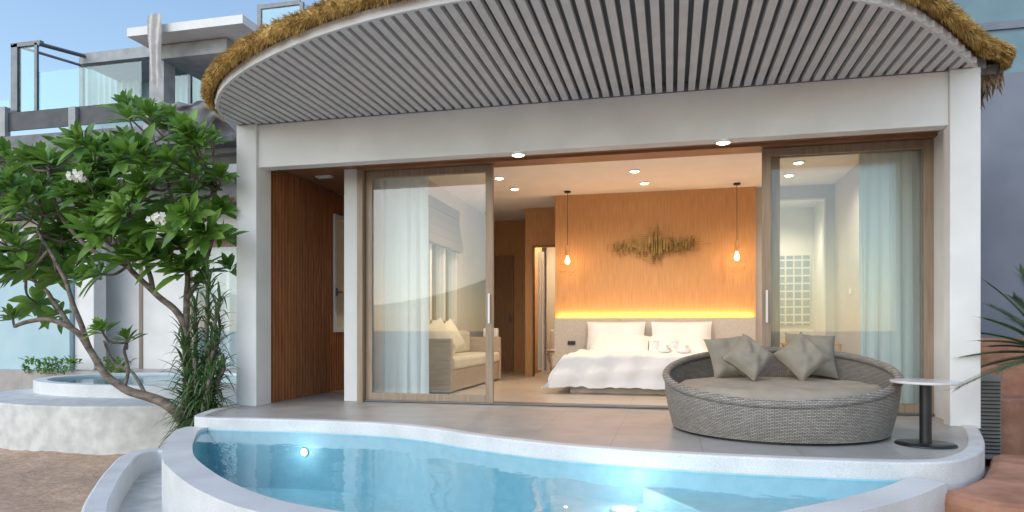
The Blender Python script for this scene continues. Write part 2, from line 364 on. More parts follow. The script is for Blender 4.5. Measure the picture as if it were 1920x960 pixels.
part(MB().box(2.75,5.75,4.2,4.45,0,2.95),'feature_wall','oak')
part(MB().box(5.2,5.3,4.45,6.3,0,2.95).box(5.3,6.93,6.2,6.3,0,2.95),'room_wall','ceil')
part(MB().box(6.2,6.88,6.17,6.199,.9,2.1),'glass_block_window','block')
part(MB().box(2.05,2.2,5.2,5.3,0,2.95).box(2.2,2.9,5.2,5.3,2.28,2.95).box(2.66,2.9,5.2,5.3,0,2.28).box(2.05,2.12,5.3,6.4,0,2.95),'timber_wall','oak')
part(MB().box(1.2,2.05,6.4,6.5,0,2.95),'timber_wall','oak')
part(MB().box(2.175,2.2,5.18,5.3,0,2.28).box(2.2,2.66,5.18,5.3,2.255,2.28),'door_frame','walnut')
d_=part(MB().box(1.22,1.57,6.36,6.398,0,2.25),'door','walnut'); MB().box(1.5,1.52,6.33,6.36,.95,1.1).build('handle','steel',d_)
part(MB().box(2.12,5.2,6.9,7.0,0,2.95).box(2.9,3.0,4.5,6.9,0,2.95),'bathroom_wall','cream')
part(MB().box(0,7.05,.86,7.2,2.935,2.997),'ceiling','ceil')
part(MB().box(.0,7.05,7.2,7.3,-.6,2.997),'outer_wall','plaster')
part(MB().box(1.1,6.93,.87,7.2,.0,.006),'room_floor','roomfloor')
mb=MB(); mb.box(.14,.175,.28,4.1,0,DH+.028)
y=.3
while y<4.1: mb.box(.175,.205,y,y+.035,0,DH+.026); y+=.065
part(mb,'ribbed_cladding','clad')
part(MB().box(.14,1.08,4.1,4.2,0,DH+.027),'passage_wall','clad')
w_=part(MB().box(.206,.235,1.75,1.8,.78,2.34).box(.206,.235,2.4,2.45,.78,2.34).box(.206,.235,1.8,2.4,.78,.84).box(.206,.235,1.8,2.4,2.28,2.34),'casement_window','white',bevel=.004)
MB().box(.207,.22,1.8,2.4,.84,2.28).build('pane','cream',w_)
MB().box(.235,.26,1.765,1.785,1.26,1.36).box(.255,.27,1.765,1.9,1.3,1.32).build('handle','steel',w_)
w_=part(MB().box(1.1,1.22,2.1,2.16,.9,2.3).box(1.1,1.22,3.84,3.9,.9,2.3).box(1.1,1.22,2.66,2.74,.9,2.3).box(1.1,1.22,3.26,3.34,.9,2.3).box(1.1,1.22,2.16,3.84,.9,.95).box(1.1,1.22,2.16,3.84,2.25,2.3),'window','white')
MB().box(1.14,1.15,2.16,3.84,.95,2.25).build('pane','glass',w_)
# slatted canopy
Rp=cat_rom([(.0,2.5),(.0,.5),(.0,.04),(.07,-.38),(.30,-.73),(.68,-1.10),(1.24,-1.47),(2,-1.82),(2.84,-2.04),(3.8,-2.1),(4.8,-1.92),(5.87,-1.41),(6.43,-.83),(6.9,-.17),(7.1,.12)],10)
def yf(x):
    best=.02
    for a,b in zip(Rp,Rp[1:]):
        if a.x<=x<=b.x and b.x>a.x and a.y<.3: best=a.y+(b.y-a.y)*(x-a.x)/(b.x-a.x)
    return best
mb=MB(); x=.03
while x<7.0:
    yy=yf(x+.02)
    if yy<0: mb.box(x,x+.059,yy+.01,.03,3.003,3.050)
    x+=.097
part(mb,'canopy_slats','slat')
fr=[p for p in Rp if p.y<.15]
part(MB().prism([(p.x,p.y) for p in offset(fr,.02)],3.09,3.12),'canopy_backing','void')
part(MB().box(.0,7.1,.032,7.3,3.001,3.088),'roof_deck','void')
part(MB().strip(fr,offset(fr,.03),2.996,3.075),'fascia','slat',bevel=.005)
# thatch
Tp=cat_rom([(-.03,3.5),(-.03,2.2),(-.03,.5),(-.03,.0),(.04,-.42),(.27,-.77),(.66,-1.15),(1.22,-1.52),(1.99,-1.87),(2.84,-2.09),(3.8,-2.15),(4.82,-1.97),(5.9,-1.45),(6.47,-.87),(6.95,-.2),(7.14,-.02),(7.26,.12),(7.32,.45),(7.32,1.5),(7.32,4)],12)
mb=MB(); path=[(p.x,p.y,3.125+.015*noise.noise(Vector((p.x*4,p.y*4,0)))) for p in Tp]
mb.tube(path,[.05+.02*noise.noise(Vector((p.x*3,p.y*3,5))) for p in Tp],10)
n=len(Tp)
for k in range(30000):
    i=random.randrange(n-1); a=Vector(path[i]).lerp(Vector(path[i+1]),random.random())
    if a.y>2.6: continue
    tg=(Vector(path[i+1])-Vector(path[i])).normalized(); o=Vector((tg.y,-tg.x,0))
    th=random.uniform(-.6*math.pi,.75*math.pi)
    cl=max(0,.5+.8*noise.noise(Vector((a.x*8,a.y*8,th*2))))
    d=o*math.cos(th)+Vector((0,0,1))*math.sin(th)
    b=a+d*(.032+.02*random.random())
    dd=(d+tg*random.uniform(-.8,.8)+Vector((0,0,-.35))+o*.15).normalized(); L=random.uniform(.02,.04)+.04*cl
    sd=dd.cross(Vector((random.uniform(-1,1),random.uniform(-1,1),random.uniform(-1,1)))).normalized()*.003
    m_=b+dd*L*.55; e=m_+(dd+Vector((0,0,-.6))).normalized()*L*.45
    mb.add([b-sd,b+sd,m_+sd*.8,m_-sd*.8,e],[(0,1,2,3),(3,2,4)])
rf=part(mb,'thatch_edge','thatch')
mb=MB(); vs=[];ctr=Vector((3.6,2.6))
for f_,z in ((0,3.15),(.25,3.38),(.6,3.68),(1,3.78)):
    vs+=[(p.x+(ctr.x-p.x)*f_,p.y+(ctr.y-p.y)*f_,z) for p in Tp]
mb.add(vs,[(j*n+i,j*n+i+1,(j+1)*n+i+1,(j+1)*n+i) for j in range(3) for i in range(n-1)]); part(mb,'roof','thatch',smooth=True)
mb=MB()
for k in range(520):
    yy=random.uniform(.2,1.3); b=Vector((random.uniform(7.08,7.30),yy,3.08+random.uniform(-.1,.03)))
    mb.leaf(b,(random.uniform(-.5,.3),random.uniform(-.4,.1),-1),(0,1,0),random.uniform(.06,.19),.022,.1,2)
part(mb,'dry_leaf_fringe','brownleaf')
part(MB().box(7.06,7.30,.2,6,3.0,3.08),'eave_board','void')
# ------------------------------------------------------------------ sliding doors
def sdoor(x0,x1,y,sl=.085,sr=.085,lab=None,hd=None):
    f=MB(); z1=DH-.002
    f.box(x0,x0+sl,y,y+.045,.02,z1).box(x1-sr,x1,y,y+.045,.02,z1).box(x0+sl,x1-sr,y,y+.045,.02,.1).box(x0+sl,x1-sr,y,y+.045,z1-.08,z1)
    o=part(f,'sliding_door','frame',bevel=.004)
    if lab:o['label']=lab
    MB().box(x0+sl,x1-sr,y+.018,y+.026,.1,z1-.08).build('glass_pane','glass',o)
    if hd: MB().box(hd-.01,hd+.01,y-.03,y-.018,.88,1.2).box(hd-.006,hd+.006,y-.018,y,.9,.92).box(hd-.006,hd+.006,y-.018,y,1.16,1.18).build('handle','white',o)
sdoor(1.17,2.66,.69,.08,.085,'sliding glass door on the side nearer the tree',2.62)
sdoor(5.41,6.95,.69,.085,.1,None,5.45)
sdoor(5.5,6.93,.76,.085,.08)
part(MB().box(1.1,1.165,.62,.84,0,DH),'door_jamb','frame'); part(MB().box(6.952,6.98,.62,.84,0,DH),'door_jamb','frame')
part(MB().box(1.165,6.952,.66,.84,.007,.02),'door_track','steel')
# ------------------------------------------------------------------ curtains
def curtain(name,x0,x1,y,z0,z1,folds,amp,m,label):
    mb=MB()
    def f(u,v):
        x=x0+(x1-x0)*u; k=amp*(.45+.55*v)
        return (x+.02*math.sin(folds*u*5+1)*v, y+k*math.sin(u*folds*2*math.pi+.6*math.sin(u*9))+.01*math.sin(v*5+u*20), z1+(z0-z1)*v)
    mb.grid(f,folds*12,10)
    return tag(mb.build(name,m,smooth=True),label,'curtain')
curtain('curtain',1.22,1.80,1.0,.03,2.85,5,.028,'sheer','sheer white curtain gathered behind the left sliding door')
curtain('curtain',6.36,6.84,1.0,.03,2.85,5,.032,'sheer','sheer white curtain gathered behind the right sliding door')
mb=MB()
for k in range(4): mb.box(1.222,1.25+.02*k,2.05,3.95,2.55-.13*k-.13,2.55-.13*k-.003)
mb.box(1.222,1.25,2.05,3.95,2.55,2.7)
tag(mb.build('roman_blind','blind',bevel=.01),'dark folded roman blind above the side window','blind')
# ------------------------------------------------------------------ lamps
def copy_tree(o,parent=None):
    c=o.copy(); C.objects.link(c); c.parent=parent
    for ch in list(o.children): copy_tree(ch,c)
    return c
def down0(loc,label,grp):
    o=thing('downlight',loc,label,'ceiling light',grp)
    MB().lathe([(.075,0),(.075,-.012),(.064,-.02),(.06,-.008)],loc,24).build('trim','white',o,True)
    MB().lathe([(.06,-.010),(.04,-.024),(.0001,-.03)],loc,24).build('lens','lamp',o,True)
    return o
pos=[((3.07,.11,2.54),'lit downlight under the outer beam above the open doorway','front'),((5.0,.11,2.54),'lit downlight under the outer beam near the right sliding door','front'),
((2.2,2.77,2.935),'front ceiling spotlight over the passage beside the bed','in'),((2.25,3.52,2.935),'rear ceiling spotlight over the passage beside the bed','in'),
((4.06,2.77,2.935),'front ceiling spotlight above the bed','in'),((4.16,3.55,2.935),'rear ceiling spotlight above the bed','in'),
((6.1,2.78,2.935),'front ceiling spotlight seen through the right glass door','in'),((6.1,3.5,2.935),'rear ceiling spotlight seen through the right glass door','in'),
((2.45,5.95,2.935),'ceiling spotlight inside the bathroom','in'),((6.2,5.3,2.935),'ceiling spotlight in the dressing area behind the doorway','in')]
p0=None
for loc,lab,k in pos:
    g_='downlights under the beam' if k=='front' else 'spotlights in the bedroom ceiling'
    if p0 is None: p0=down0(loc,lab,g_); o=p0
    else:
        o=copy_tree(p0); o.location=loc; o['label']=lab; o['group']=g_
    if 'rear' in lab: continue
    light('downlight_beam','SPOT',(loc[0],loc[1],loc[2]-.04),28 if k=='front' else 135,(1,.72,.42) if k=='front' else (1,.80,.60),spot_size=R(155),spot_blend=.8,shadow_soft_size=.08)
o=thing('passage_light',(.55,1.0,DH+.03),'flat white oblong light on the passage ceiling','ceiling light')
MB().box(.45,.65,.85,.93,DH+.005,DH+.029).build('housing','white',o,bevel=.008); MB().box(.47,.63,.865,.915,DH,DH+.004).build('diffuser','white',o)
def pendant(x,y,label):
    o=thing('pendant_lamp',(x,y,1.64),label,'lamp','wire cage pendant lamps beside the bed'); 
    MB().tube([(x,y,2.93),(x,y,2.1)],.004,6).lathe([(.05,2.93),(.05,2.91),(.0001,2.90)],(x,y,0),16).build('cord','black',o)
    MB().lathe([(.0001,.0),(.03,.0),(.034,-.02),(.034,-.15),(.0001,-.15)],(x,y,2.1),18).build('socket','oak',o,True)
    MB().lathe([(.0001,.0),(.014,-.01),(.018,-.03),(.034,-.07),(.036,-.1),(.022,-.13),(.0001,-.14)],(x,y,1.95),16).build('bulb','bulb',o,True)
    mb=MB(); c=Vector((x,y,1.80))
    for k in range(12):
        th=2*math.pi*k/12; pts=[]
        for j in range(11):
            ph=math.pi*(j/10); rr=.03+.11*math.sin(ph)**.8
            pts.append(c+Vector((rr*math.cos(th),rr*math.sin(th),.155*math.cos(ph))))
        mb.tube(pts,.0016,4)
    for z,r_ in ((.0,.14),(-.1,.115)):
        mb.tube([c+Vector((r_*math.cos(a*math.pi/12),r_*math.sin(a*math.pi/12),z)) for a in range(25)],.0016,4)
    mb.build('wire_cage','gold',o)
    light('pendant_glow','POINT',(x,y,1.84),7,(1,.55,.25),shadow_soft_size=.05)
pendant(2.99,3.9,'wire cage pendant lamp hanging over the bedside table by the bathroom')
pendant(5.46,3.9,'wire cage pendant lamp hanging beside the right sliding door')
hb=thing('headboard',(4.25,4.1,0),'long low beige headboard panel glowing along its top edge','headboard')
mb=MB()
for k in range(3): mb.box(2.76+k*.994,2.76+k*.994+.99,4.06,4.16,.0,.985)
mb.build('panel','head',hb,bevel=.005)
MB().box(2.77,5.73,4.165,4.18,.95,.975).build('light_strip','led',hb)
light('led_glow','AREA',(4.25,4.155,1.0),15,(1,.48,.16),(R(180-12),0,0),shape='RECTANGLE',size=2.95,size_y=.03)
o=thing('wall_socket',(3.03,4.05,.55),'small black socket plate on the headboard beside the pillows','socket')
MB().box(2.97,3.09,4.045,4.058,.58,.64).build('plate','black',o,bevel=.003)
o=thing('light_switch',(6.8,3.4,1.3),'white switch plate on the wall behind the right glass door','switch')
MB().box(6.838,6.848,3.3,3.42,1.28,1.36).build('plate','white',o,bevel=.003)
# wall art
wa=thing('wall_sculpture',(4.25,4.19,1.95),'gold metal wall sculpture of uneven upright plates above the headboard','wall art')
cx_=PX(1225,4.15); rnd=random.Random(3); mb=MB()
zc=PP(1225,460,4.15).z
for k in range(17):
    z=zc-.27+.54*k/16; hw=.10+.85*(1-abs(k-8)/8)**2*rnd.uniform(.75,1.1)
    mb.box(cx_-hw*rnd.uniform(.7,1.1),cx_+hw*rnd.uniform(.7,1.1),4.150,4.154,z-.0022,z+.0022)
for k in range(18):
    x=cx_+rnd.uniform(-.75,.7); h=.07+.26*(1-abs(x-cx_))**2; mb.box(x-.0022,x+.0022,4.157,4.161,zc-h*rnd.uniform(.4,1.1),zc+h*rnd.uniform(.4,1.1))
mb.build('rods','gold',wa)
mb=MB(); x=cx_-.60
while x<cx_+.62:
    t_=1-abs(x-cx_)/.65; h=.025+.05*rnd.uniform(.2,1.2)+.15*t_**4*rnd.uniform(.3,1.2); w=rnd.uniform(.014,.03); dz=rnd.uniform(-.05,.05); yy=rnd.uniform(.02,.08)
    mb.box(x,x+w,4.10-yy*.5,4.106-yy*.5,zc+dz-h,zc+dz+h); mb.box(x,x+.005,4.106-yy*.5,4.16,zc+dz-h,zc+dz+h)
    x+=w*rnd.uniform(1.1,2.3)
mb.build('plates','gold',wa)
# ------------------------------------------------------------------ bed
bed=thing('bed',(4.2,3.1,0),'double bed with white duvet facing the open doorway','bed')
MB().box(3.28,5.14,2.2,4.05,.006,.27).build('base','bedbase',bed,bevel=.01)
MB().box(3.26,5.16,2.18,4.05,.272,.44).build('mattress','linen',bed,bevel=.05)
def duv(u,v):
    sx=(u*2-1)*1.38; sy=v*1.99
    hx=.97; ox=max(0,abs(sx)-hx); fy=1.50; oy=max(0,sy-fy)
    dr=math.sqrt(ox**2+oy**2)
    rip=math.sin(sx*17+sy*3)*.5+math.sin(sy*19+sx*2)*.5
    rip2=noise.noise(Vector((sx*2.5,sy*2.5,1)))
    x=(min(abs(sx),hx)+(.05+.35*dr)*(1-math.exp(-ox/.05)) + rip*.04*min(1,ox*4))*(1 if sx>0 else -1)
    y=3.66-min(sy,fy)-(.05+.14*dr)*(1-math.exp(-oy/.05)) - rip*.04*min(1,oy*4)
    z=.49+.045*rip2*(1 if dr==0 else .4)+.03*abs(noise.noise(Vector((sx*6,sy*6,2))))-max(0,dr-.02)*.86
    z=max(z,.06+.05*abs(rip2))
    return (4.2+x,y,z)
MB().grid(duv,100,80).build('duvet','linen',bed,True)
lab=['large white pillow leaning at the bathroom side of the bed','large white pillow leaning at the right side of the bed','white pillow lying flat in front on the bathroom side','white pillow lying flat in front on the right side']
for k,(x,y,z,al) in enumerate(((3.72,3.93,.70,70),(4.68,3.93,.70,70),(3.78,3.74,.57,35),(4.64,3.74,.57,35))):
    Mx=Matrix.Translation((x,y,z))@Matrix.Rotation(R(al),4,'X')
    tag(MB().pillow(Mx,.88,.5,.2,16,.04,.03).build('pillow','linen',smooth=True),lab[k],'pillow','white pillows on the bed')
def swan(x,y,label):
    o=thing('towel_swan',(x,y,.5),label,'folded towel','towel swans on the bed')
    mb=MB(); mb.lathe([(.0001,0),(.08,.01),(.095,.04),(.065,.08),(.0001,.09)],(x,y,.5),16,1,.75)
    mb.tube(cat_rom([(x-.06,y,.55),(x-.11,y,.59),(x-.09,y,.65),(x-.13,y,.665),(x-.16,y,.64)],5),[.028]*8+[.022]*6+[.018]*4+[.010]*3,8)
    mb.build('body','linen',o,True)
    mb=MB()
    for k in range(5): mb.leaf((x+.02+k*.01,y-.03,.58),(math.cos(k*1.3),-.5,.6+.2*k),(0,0,1),.05,.04,.1)
    mb.build('flower','petal',o)
swan(4.45,2.95,'white towel swan on the duvet, nearer the bed middle'); swan(4.70,2.9,'white towel swan on the duvet, nearer the daybed')
o=thing('bedside_table',(2.97,3.9,0),'small pale wood bedside table next to the bathroom opening','table')
MB().box(2.78,3.2,3.7,4.05,.25,.42).build('drawer_box','bedbase',o,bevel=.005); MB().box(2.82,3.16,3.75,4.03,.006,.25).build('base','bedbase',o); MB().box(2.8,3.18,3.692,3.699,.27,.40).build('drawer_front','head',o)
o=thing('toilet',(2.52,6.3,0),'white toilet glimpsed through the bathroom opening','toilet')
MB().lathe([(.0001,0),(.13,0),(.12,.15),(.19,.36),(.2,.4),(.15,.41),(.14,.36),(.0001,.25)],(2.46,6.1,0),24,1,1.3).build('bowl','white',o,True)
MB().lathe([(.0001,.42),(.2,.42),(.21,.44),(.0001,.46)],(2.46,6.1,0),24,1,1.3).build('seat_lid','white',o,True)
MB().box(2.28,2.66,6.4,6.6,.35,.82).build('tank','white',o,bevel=.03)
curtain('shower_curtain',2.22,2.34,5.45,.1,2.2,3,.03,'cur','white curtain hanging at the edge of the bathroom opening')
# sofa
sf=thing('day_sofa',(1.55,2.9,0),'cream sofa with box arms along the wall behind the left glass door','sofa')
MB().box(1.24,1.84,1.75,4.15,.03,.3).build('base','bedbase',sf,bevel=.01)
MB().box(1.24,1.86,1.66,1.75,.03,.70).build('arm','bedbase',sf,bevel=.01); MB().box(1.24,1.86,4.15,4.24,.03,.70).build('arm','bedbase',sf,bevel=.01)
MB().box(1.24,1.87,1.77,4.13,.302,.46).build('seat_cushion','cream',sf,bevel=.04); MB().box(1.24,1.38,1.77,4.13,.46,.80).build('backrest','cream',sf,bevel=.05)
for k,(x,y,rz,l) in enumerate(((1.56,2.0,55,'cream cushion on the sofa, nearest the glass door'),(1.54,2.6,70,'cream cushion on the sofa, second from the glass door'))):
    Mx=Matrix.Translation((x,y,.70))@Matrix.Rotation(R(rz),4,'Z')@Matrix.Rotation(R(68),4,'X')@Matrix.Rotation(R(20),4,'Z')
    tag(MB().pillow(Mx,.46,.46,.16,12,.08,.02).build('cushion','cream',smooth=True),l,'cushion','cream cushions on the sofa')
o=thing('tissue_box',(1.75,4.19,.702),'small white box standing on the far sofa arm','box'); MB().box(1.58,1.82,4.155,4.235,.702,.84).build('carton','white',o,bevel=.01)
ch=thing('armchair',(6.35,3.2,0),'wooden armchair with mustard cushions behind the right glass door','chair')
MB().box(6.05,6.6,2.95,3.5,.36,.44).build('seat','yellow',ch,bevel=.03); MB().box(6.05,6.6,3.42,3.52,.46,.74).build('backrest','yellow',ch,bevel=.03)
for x in (6.03,6.62):
    for y in (2.95,3.52): MB().tube([(x,y,.006),(x,y,.6)],.018,8).build('leg','oak',ch)
    MB().box(x-.025,x+.025,2.93,3.56,.602,.63).build('arm','oak',ch)
# ------------------------------------------------------------------ daybed
DC=Vector((5.36,-.57,0))
db=thing('wicker_daybed',DC,'round grey wicker daybed with taupe mattress on the terrace','daybed')
thb=math.atan2(DC.y-CY,DC.x-CX)
def rimh(th): return .455+.165*math.cos(th-thb)
RR=.875
def wall_(u,v,inner=False):
    th=2*math.pi*u; h=rimh(th)
    if not inner:
        r=RR-.06+.065*math.sin(min(1,v*1.05)*math.pi*.5); z=.02+(h-.02)*v
    else:
        r=RR-.015-.06*v; z=h+(.16-h)*v
    return (DC.x+r*math.cos(th),DC.y+r*math.sin(th),z)
MB().grid(lambda u,v:wall_(u,v),120,16).build('basket','wicker',db,True)
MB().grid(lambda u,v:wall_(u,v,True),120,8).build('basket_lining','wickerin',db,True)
mb=MB(); mb.tube([(DC.x+(RR-.008)*math.cos(a*math.pi/60),DC.y+(RR-.008)*math.sin(a*math.pi/60),rimh(a*math.pi/60)) for a in range(121)],.031,12); mb.build('rim','wicker',db,True)
MB().lathe([(RR-.12,0),(RR-.12,.03),(RR-.06,.03)],DC,60).build('base_ring','black',db)
def matt(u,v):
    pr=[(.0001,.392),(.3,.392),(.6,.388),(.73,.374),(.775,.35),(.797,.30),(.797,.24),(.78,.19),(.75,.17)]
    f=v*8; i=min(7,int(f)); t=f-i; r=pr[i][0]*(1-t)+pr[i+1][0]*t; z=pr[i][1]*(1-t)+pr[i+1][1]*t
    th=u*2*math.pi; X,Y=r*math.cos(th),r*math.sin(th)
    z+=(.012*noise.noise(Vector((X*4,Y*4,0)))+.008*noise.noise(Vector((X*9,Y*9,3))))*(1 if v<.45 else .3)
    return (DC.x+X,DC.y+Y,z)
MB().grid(matt,110,32).build('mattress','taupe2',db,True)
for nm,(px,py,dd,w,lean,roll,yaw,l) in zip(range(4),((1370,669,6.03,.40,62,6,8,'taupe cushion at the back left of the daybed'),(1521,666,6.01,.43,60,-4,-3,'taupe cushion at the back right of the daybed'),(1404,670,5.66,.325,60,47,6,'taupe cushion standing on its corner, front left on the daybed'),(1503,669,5.66,.345,60,41,-6,'taupe cushion standing on its corner, front right on the daybed'))):
    c=PD(px,py,dd); Mx=Matrix.Translation(c)@Matrix.Rotation(R(yaw)+A*.5,4,'Z')@Matrix.Rotation(R(lean),4,'X')@Matrix.Rotation(R(roll),4,'Z')
    tag(MB().pillow(Mx,w,w,.18,20,.10,.04).build('cushion','taupe',smooth=True),l,'cushion','taupe cushions on the daybed')
T0=Vector((6.27,-1.11,0))
st=thing('side_table',T0,'small round side table with pale top on a black pedestal','table')
MB().lathe([(.0001,.0),(.19,.0),(.192,.006),(.185,.014),(.05,.02),(.0001,.02)],T0,48).build('base_plate','black',st,True)
MB().lathe([(.038,.018),(.038,.432)],T0,28).build('pedestal','black',st,True)
MB().lathe([(.0001,.432),(.218,.432),(.222,.436),(.222,.446),(.218,.45),(.0001,.45)],T0,56).build('tabletop','marble',st)
# ------------------------------------------------------------------ frangipani tree
TY=-.1
def tp(px,py,dy=0): return PP(px,py,TY+dy)
tree=thing('frangipani_tree',(tp(352,870).x,TY,-.65),'frangipani tree with twisting bare limbs and glossy green leaves left of the villa','tree')
br=[ ([(356,880,0),(345,800,0),(318,762,-.02),(275,742,-.05),(232,725,-.1),(196,700,-.12),(168,655,-.15),(135,618,-.15),(85,598,-.1),(30,612,0)],.075,.022),
 ([(345,800,0),(350,740,.05),(352,680,.05),(345,620,.05),(325,575,.0),(285,545,-.05),(240,500,-.1),(200,430,-.1),(160,370,0)],.06,.02),
 ([(345,620,.05),(352,560,.1),(350,500,.15),(335,440,.1),(320,370,.1),(300,290,0)],.04,.018),
 ([(352,560,.1),(385,500,.2),(400,430,.2),(405,350,.1)],.03,.016),
 ([(168,655,-.15),(140,580,-.3),(110,500,-.3),(70,430,-.2)],.035,.016),
 ([(135,618,-.15),(100,560,.1),(40,500,.2),(0,440,.2)],.03,.015),
 ([(285,545,-.05),(270,470,.1),(240,390,.2),(235,310,.2)],.03,.015),
 ([(240,500,-.1),(170,470,-.2),(110,400,-.2),(90,320,-.1)],.03,.015),
 ([(232,725,-.1),(240,690,-.1),(235,655,-.15),(245,635,-.15)],.022,.012),
 ([(275,742,-.05),(250,700,.1),(215,680,.1),(195,640,.1)],.022,.012)]
tr=MB(); sk=[]
for pts,r0,r1 in br:
    w=[tp(*p) for p in pts]; w=cat_rom(w,5); m_=len(w)
    w=[p+Vector((noise.noise(p*3)*.03,0,noise.noise(p*3+Vector((5,0,0)))*.03)) for p in w]
    tr.tube(w,[r0+(r1-r0)*(i/(m_-1))**.7 for i in range(m_)],9); sk+=w[len(w)//3:]
cl=[(290,232),(345,245),(230,270),(400,262),(130,275),(95,305),(175,315),(250,315),(320,290),(378,315),(420,330),(30,335),(60,350),(140,352),(205,362),(280,352),(350,365),(412,390),(10,392),(90,395),(160,402),(240,405),(312,402),(380,432),(30,440),(100,450),(190,445),(268,440),(335,452),(418,440),(20,500),(75,500),(150,485),(232,480),(62,560),(108,585),(20,585),(300,482),(362,492),(247,632),(5,300),(190,515),(-40,350),(-60,430),(-50,540),(55,400),(125,520),(215,320),(300,330),(265,275),(320,225),(370,275),(45,470),(200,280),(160,260),(195,625),(395,350),(350,310),(110,340),(255,370),(60,305),(0,350),(35,380),(120,425),(60,520),(90,480),(170,360),(285,425),(350,410),(335,500),(395,400),(230,430),(145,440),(-20,480),(290,215)]
lv=MB(); lv2=MB(); rr=random.Random(11)
def rosette(mbx,c,ax,nl,L):
    ax=ax.normalized(); s1=ax.orthogonal().normalized(); s2=ax.cross(s1)
    for k in range(nl):
        th=k*2.399+rr.random()*.3; el=R(74-64*(k/nl)+rr.uniform(-8,8))
        rad=(s1*math.cos(th)+s2*math.sin(th)); d=rad*math.sin(el)+ax*math.cos(el)
        ll=L*rr.uniform(.7,1.1)*(1-.35*k/nl)
        mbx.leaf(c-ax*.06*(1-k/nl)+d*.015,d,ax,ll,ll*rr.uniform(.28,.34),rr.uniform(.05,.4),5,.2)
for i,(px,py) in enumerate(cl):
    c=tp(px+rr.uniform(-10,10),py+rr.uniform(-8,8),rr.uniform(-.55,.5))
    if px>385: c=tp(min(px,415),py,rr.uniform(-.15,.1))
    q=min(sk,key=lambda s:(s-c).length); md=(q+c)/2+Vector((rr.uniform(-.05,.05),rr.uniform(-.05,.05),-.06))
    tr.tube(cat_rom([q,md,c],4),[.016]*4+[.013]*5,6)
    ax=(c-md).normalized()+Vector((rr.uniform(-.2,.2),-.45,.65)); L=.36 if py<570 else .24
    if px>385: L=.25
    rosette(lv,c,ax,18,L)
    if rr.random()<.9: rosette(lv2,c+ax.normalized()*.03,ax,7,L*.72)
    for q_ in range(2):
        if rr.random()<.7 and px<370 and py<560:
            c2=c+Vector((rr.uniform(-.3,.3),rr.uniform(-.35,.35),rr.uniform(-.18,.17))); rosette(lv,c2,Vector((rr.uniform(-.5,.5),-.4,.7)),14,L*.9); tr.tube([md,c2],.01,5)
tr.build('trunk','bark',tree,True); lv.build('crown','leaf',tree,True); lv2.build('young_leaves','leafl',tree,True)
for (px,py) in ((145,330),(297,410)):
    mb=MB(); c=tp(px,py,-1.0)
    for k in range(12):
        cc=c+Vector((rr.uniform(-.07,.07),rr.uniform(-.04,.04),rr.uniform(-.035,.04)))
        for j in range(5):
            th=j*1.257+k; mb.leaf(cc,(math.cos(th),-.5,math.sin(th)),(0,-1,0),.036,.028,.05,3)
    mb.build('flower_cluster','petal',tree)
def strapplant(name,base,tops,label,cat,L0,nl,m,seed,r=.020):
    q=random.Random(seed); o=thing(name,base,label,cat); st_=MB(); lf=MB()
    for tpt in tops:
        b=Vector(base)+Vector((q.uniform(-.08,.08),q.uniform(-.05,.05),0)); pth=cat_rom([b,(b+tpt)/2+Vector((q.uniform(-.05,.05),0,0)),tpt],5)
        st_.tube(pth,r,6)
        for k in range(nl):
            t_=.3+.7*(k/nl); idx=t_*(len(pth)-1); i=int(min(idx,len(pth)-2)); c=pth[i].lerp(pth[i+1],idx-i)
            th=k*2.4; el=R(14+62*(1-(k/nl))+q.uniform(-12,12))
            d=Vector((math.cos(th)*math.sin(el),math.sin(th)*math.sin(el),math.cos(el)))
            lf.leaf(c,d,(0,0,1),L0*q.uniform(.7,1.15),.034,q.uniform(.2,1.0),6,.25,lambda t:max(.05,(1-t)**.55*min(1,.5+t*4)))
    st_.build('stem','bark',o,True); lf.build('leaves',m,o)
    return o
tops=[PP(px,py,y) for px,py,y in ((345,650,-.2),(365,575,-.1),(390,525,-.2),(412,560,-.25),(402,640,-.35),(420,690,-.3),(352,715,-.3),(385,742,-.4),(340,610,0),(412,615,-.1),(365,670,-.35),(395,700,-.45)) ]
strapplant('strap_leaf_shrub',(PP(372,800,-.2).x,-.2,-.65),tops,'dark spiky strap leaved shrub rising against the left villa column','shrub',.44,66,'strap',4)
pc=Vector((7.52,-.15,-.65)); pm=thing('palm_plant',pc,'feathery palm with grey green fronds at the right edge beside the villa','palm')
MB().tube([pc,pc+Vector((.02,0,.6)),pc+Vector((0,0,1.25))],[.09,.08,.06],10).build('trunk','bark',pm,True)
lf=MB(); q=random.Random(9); cr=pc+Vector((0,0,1.25))
for k in range(40):
    th=k*2.4; el=R(8+95*(k/40)); d=Vector((math.cos(th)*math.sin(el),math.sin(th)*math.sin(el),math.cos(el))); Lf=q.uniform(.6,.8)
    if k<12: Lf*=1.3
    pts=[cr+d*Lf*t_+Vector((0,0,-.22*Lf*t_*t_)) for t_ in [i/12 for i in range(13)]]
    lf.tube(pts,[.009*(1-.7*i/12) for i in range(13)],4)
    for i in range(2,13):
        for hh in range(3):
            pt=pts[i-1].lerp(pts[i],hh/3)
            tg=(pts[i]-pts[i-1]).normalized(); sd=tg.cross(Vector((0,0,1))).normalized()
            for s_ in (-1,1):
                lf.leaf(pt,tg*.95+sd*s_*.6+Vector((0,0,.25)),(0,0,1),.24*(1-.5*i/13)*q.uniform(.8,1.1),.013,.2,3,.2,lambda t:max(.05,1-t))
lf.build('fronds','palm',pm)
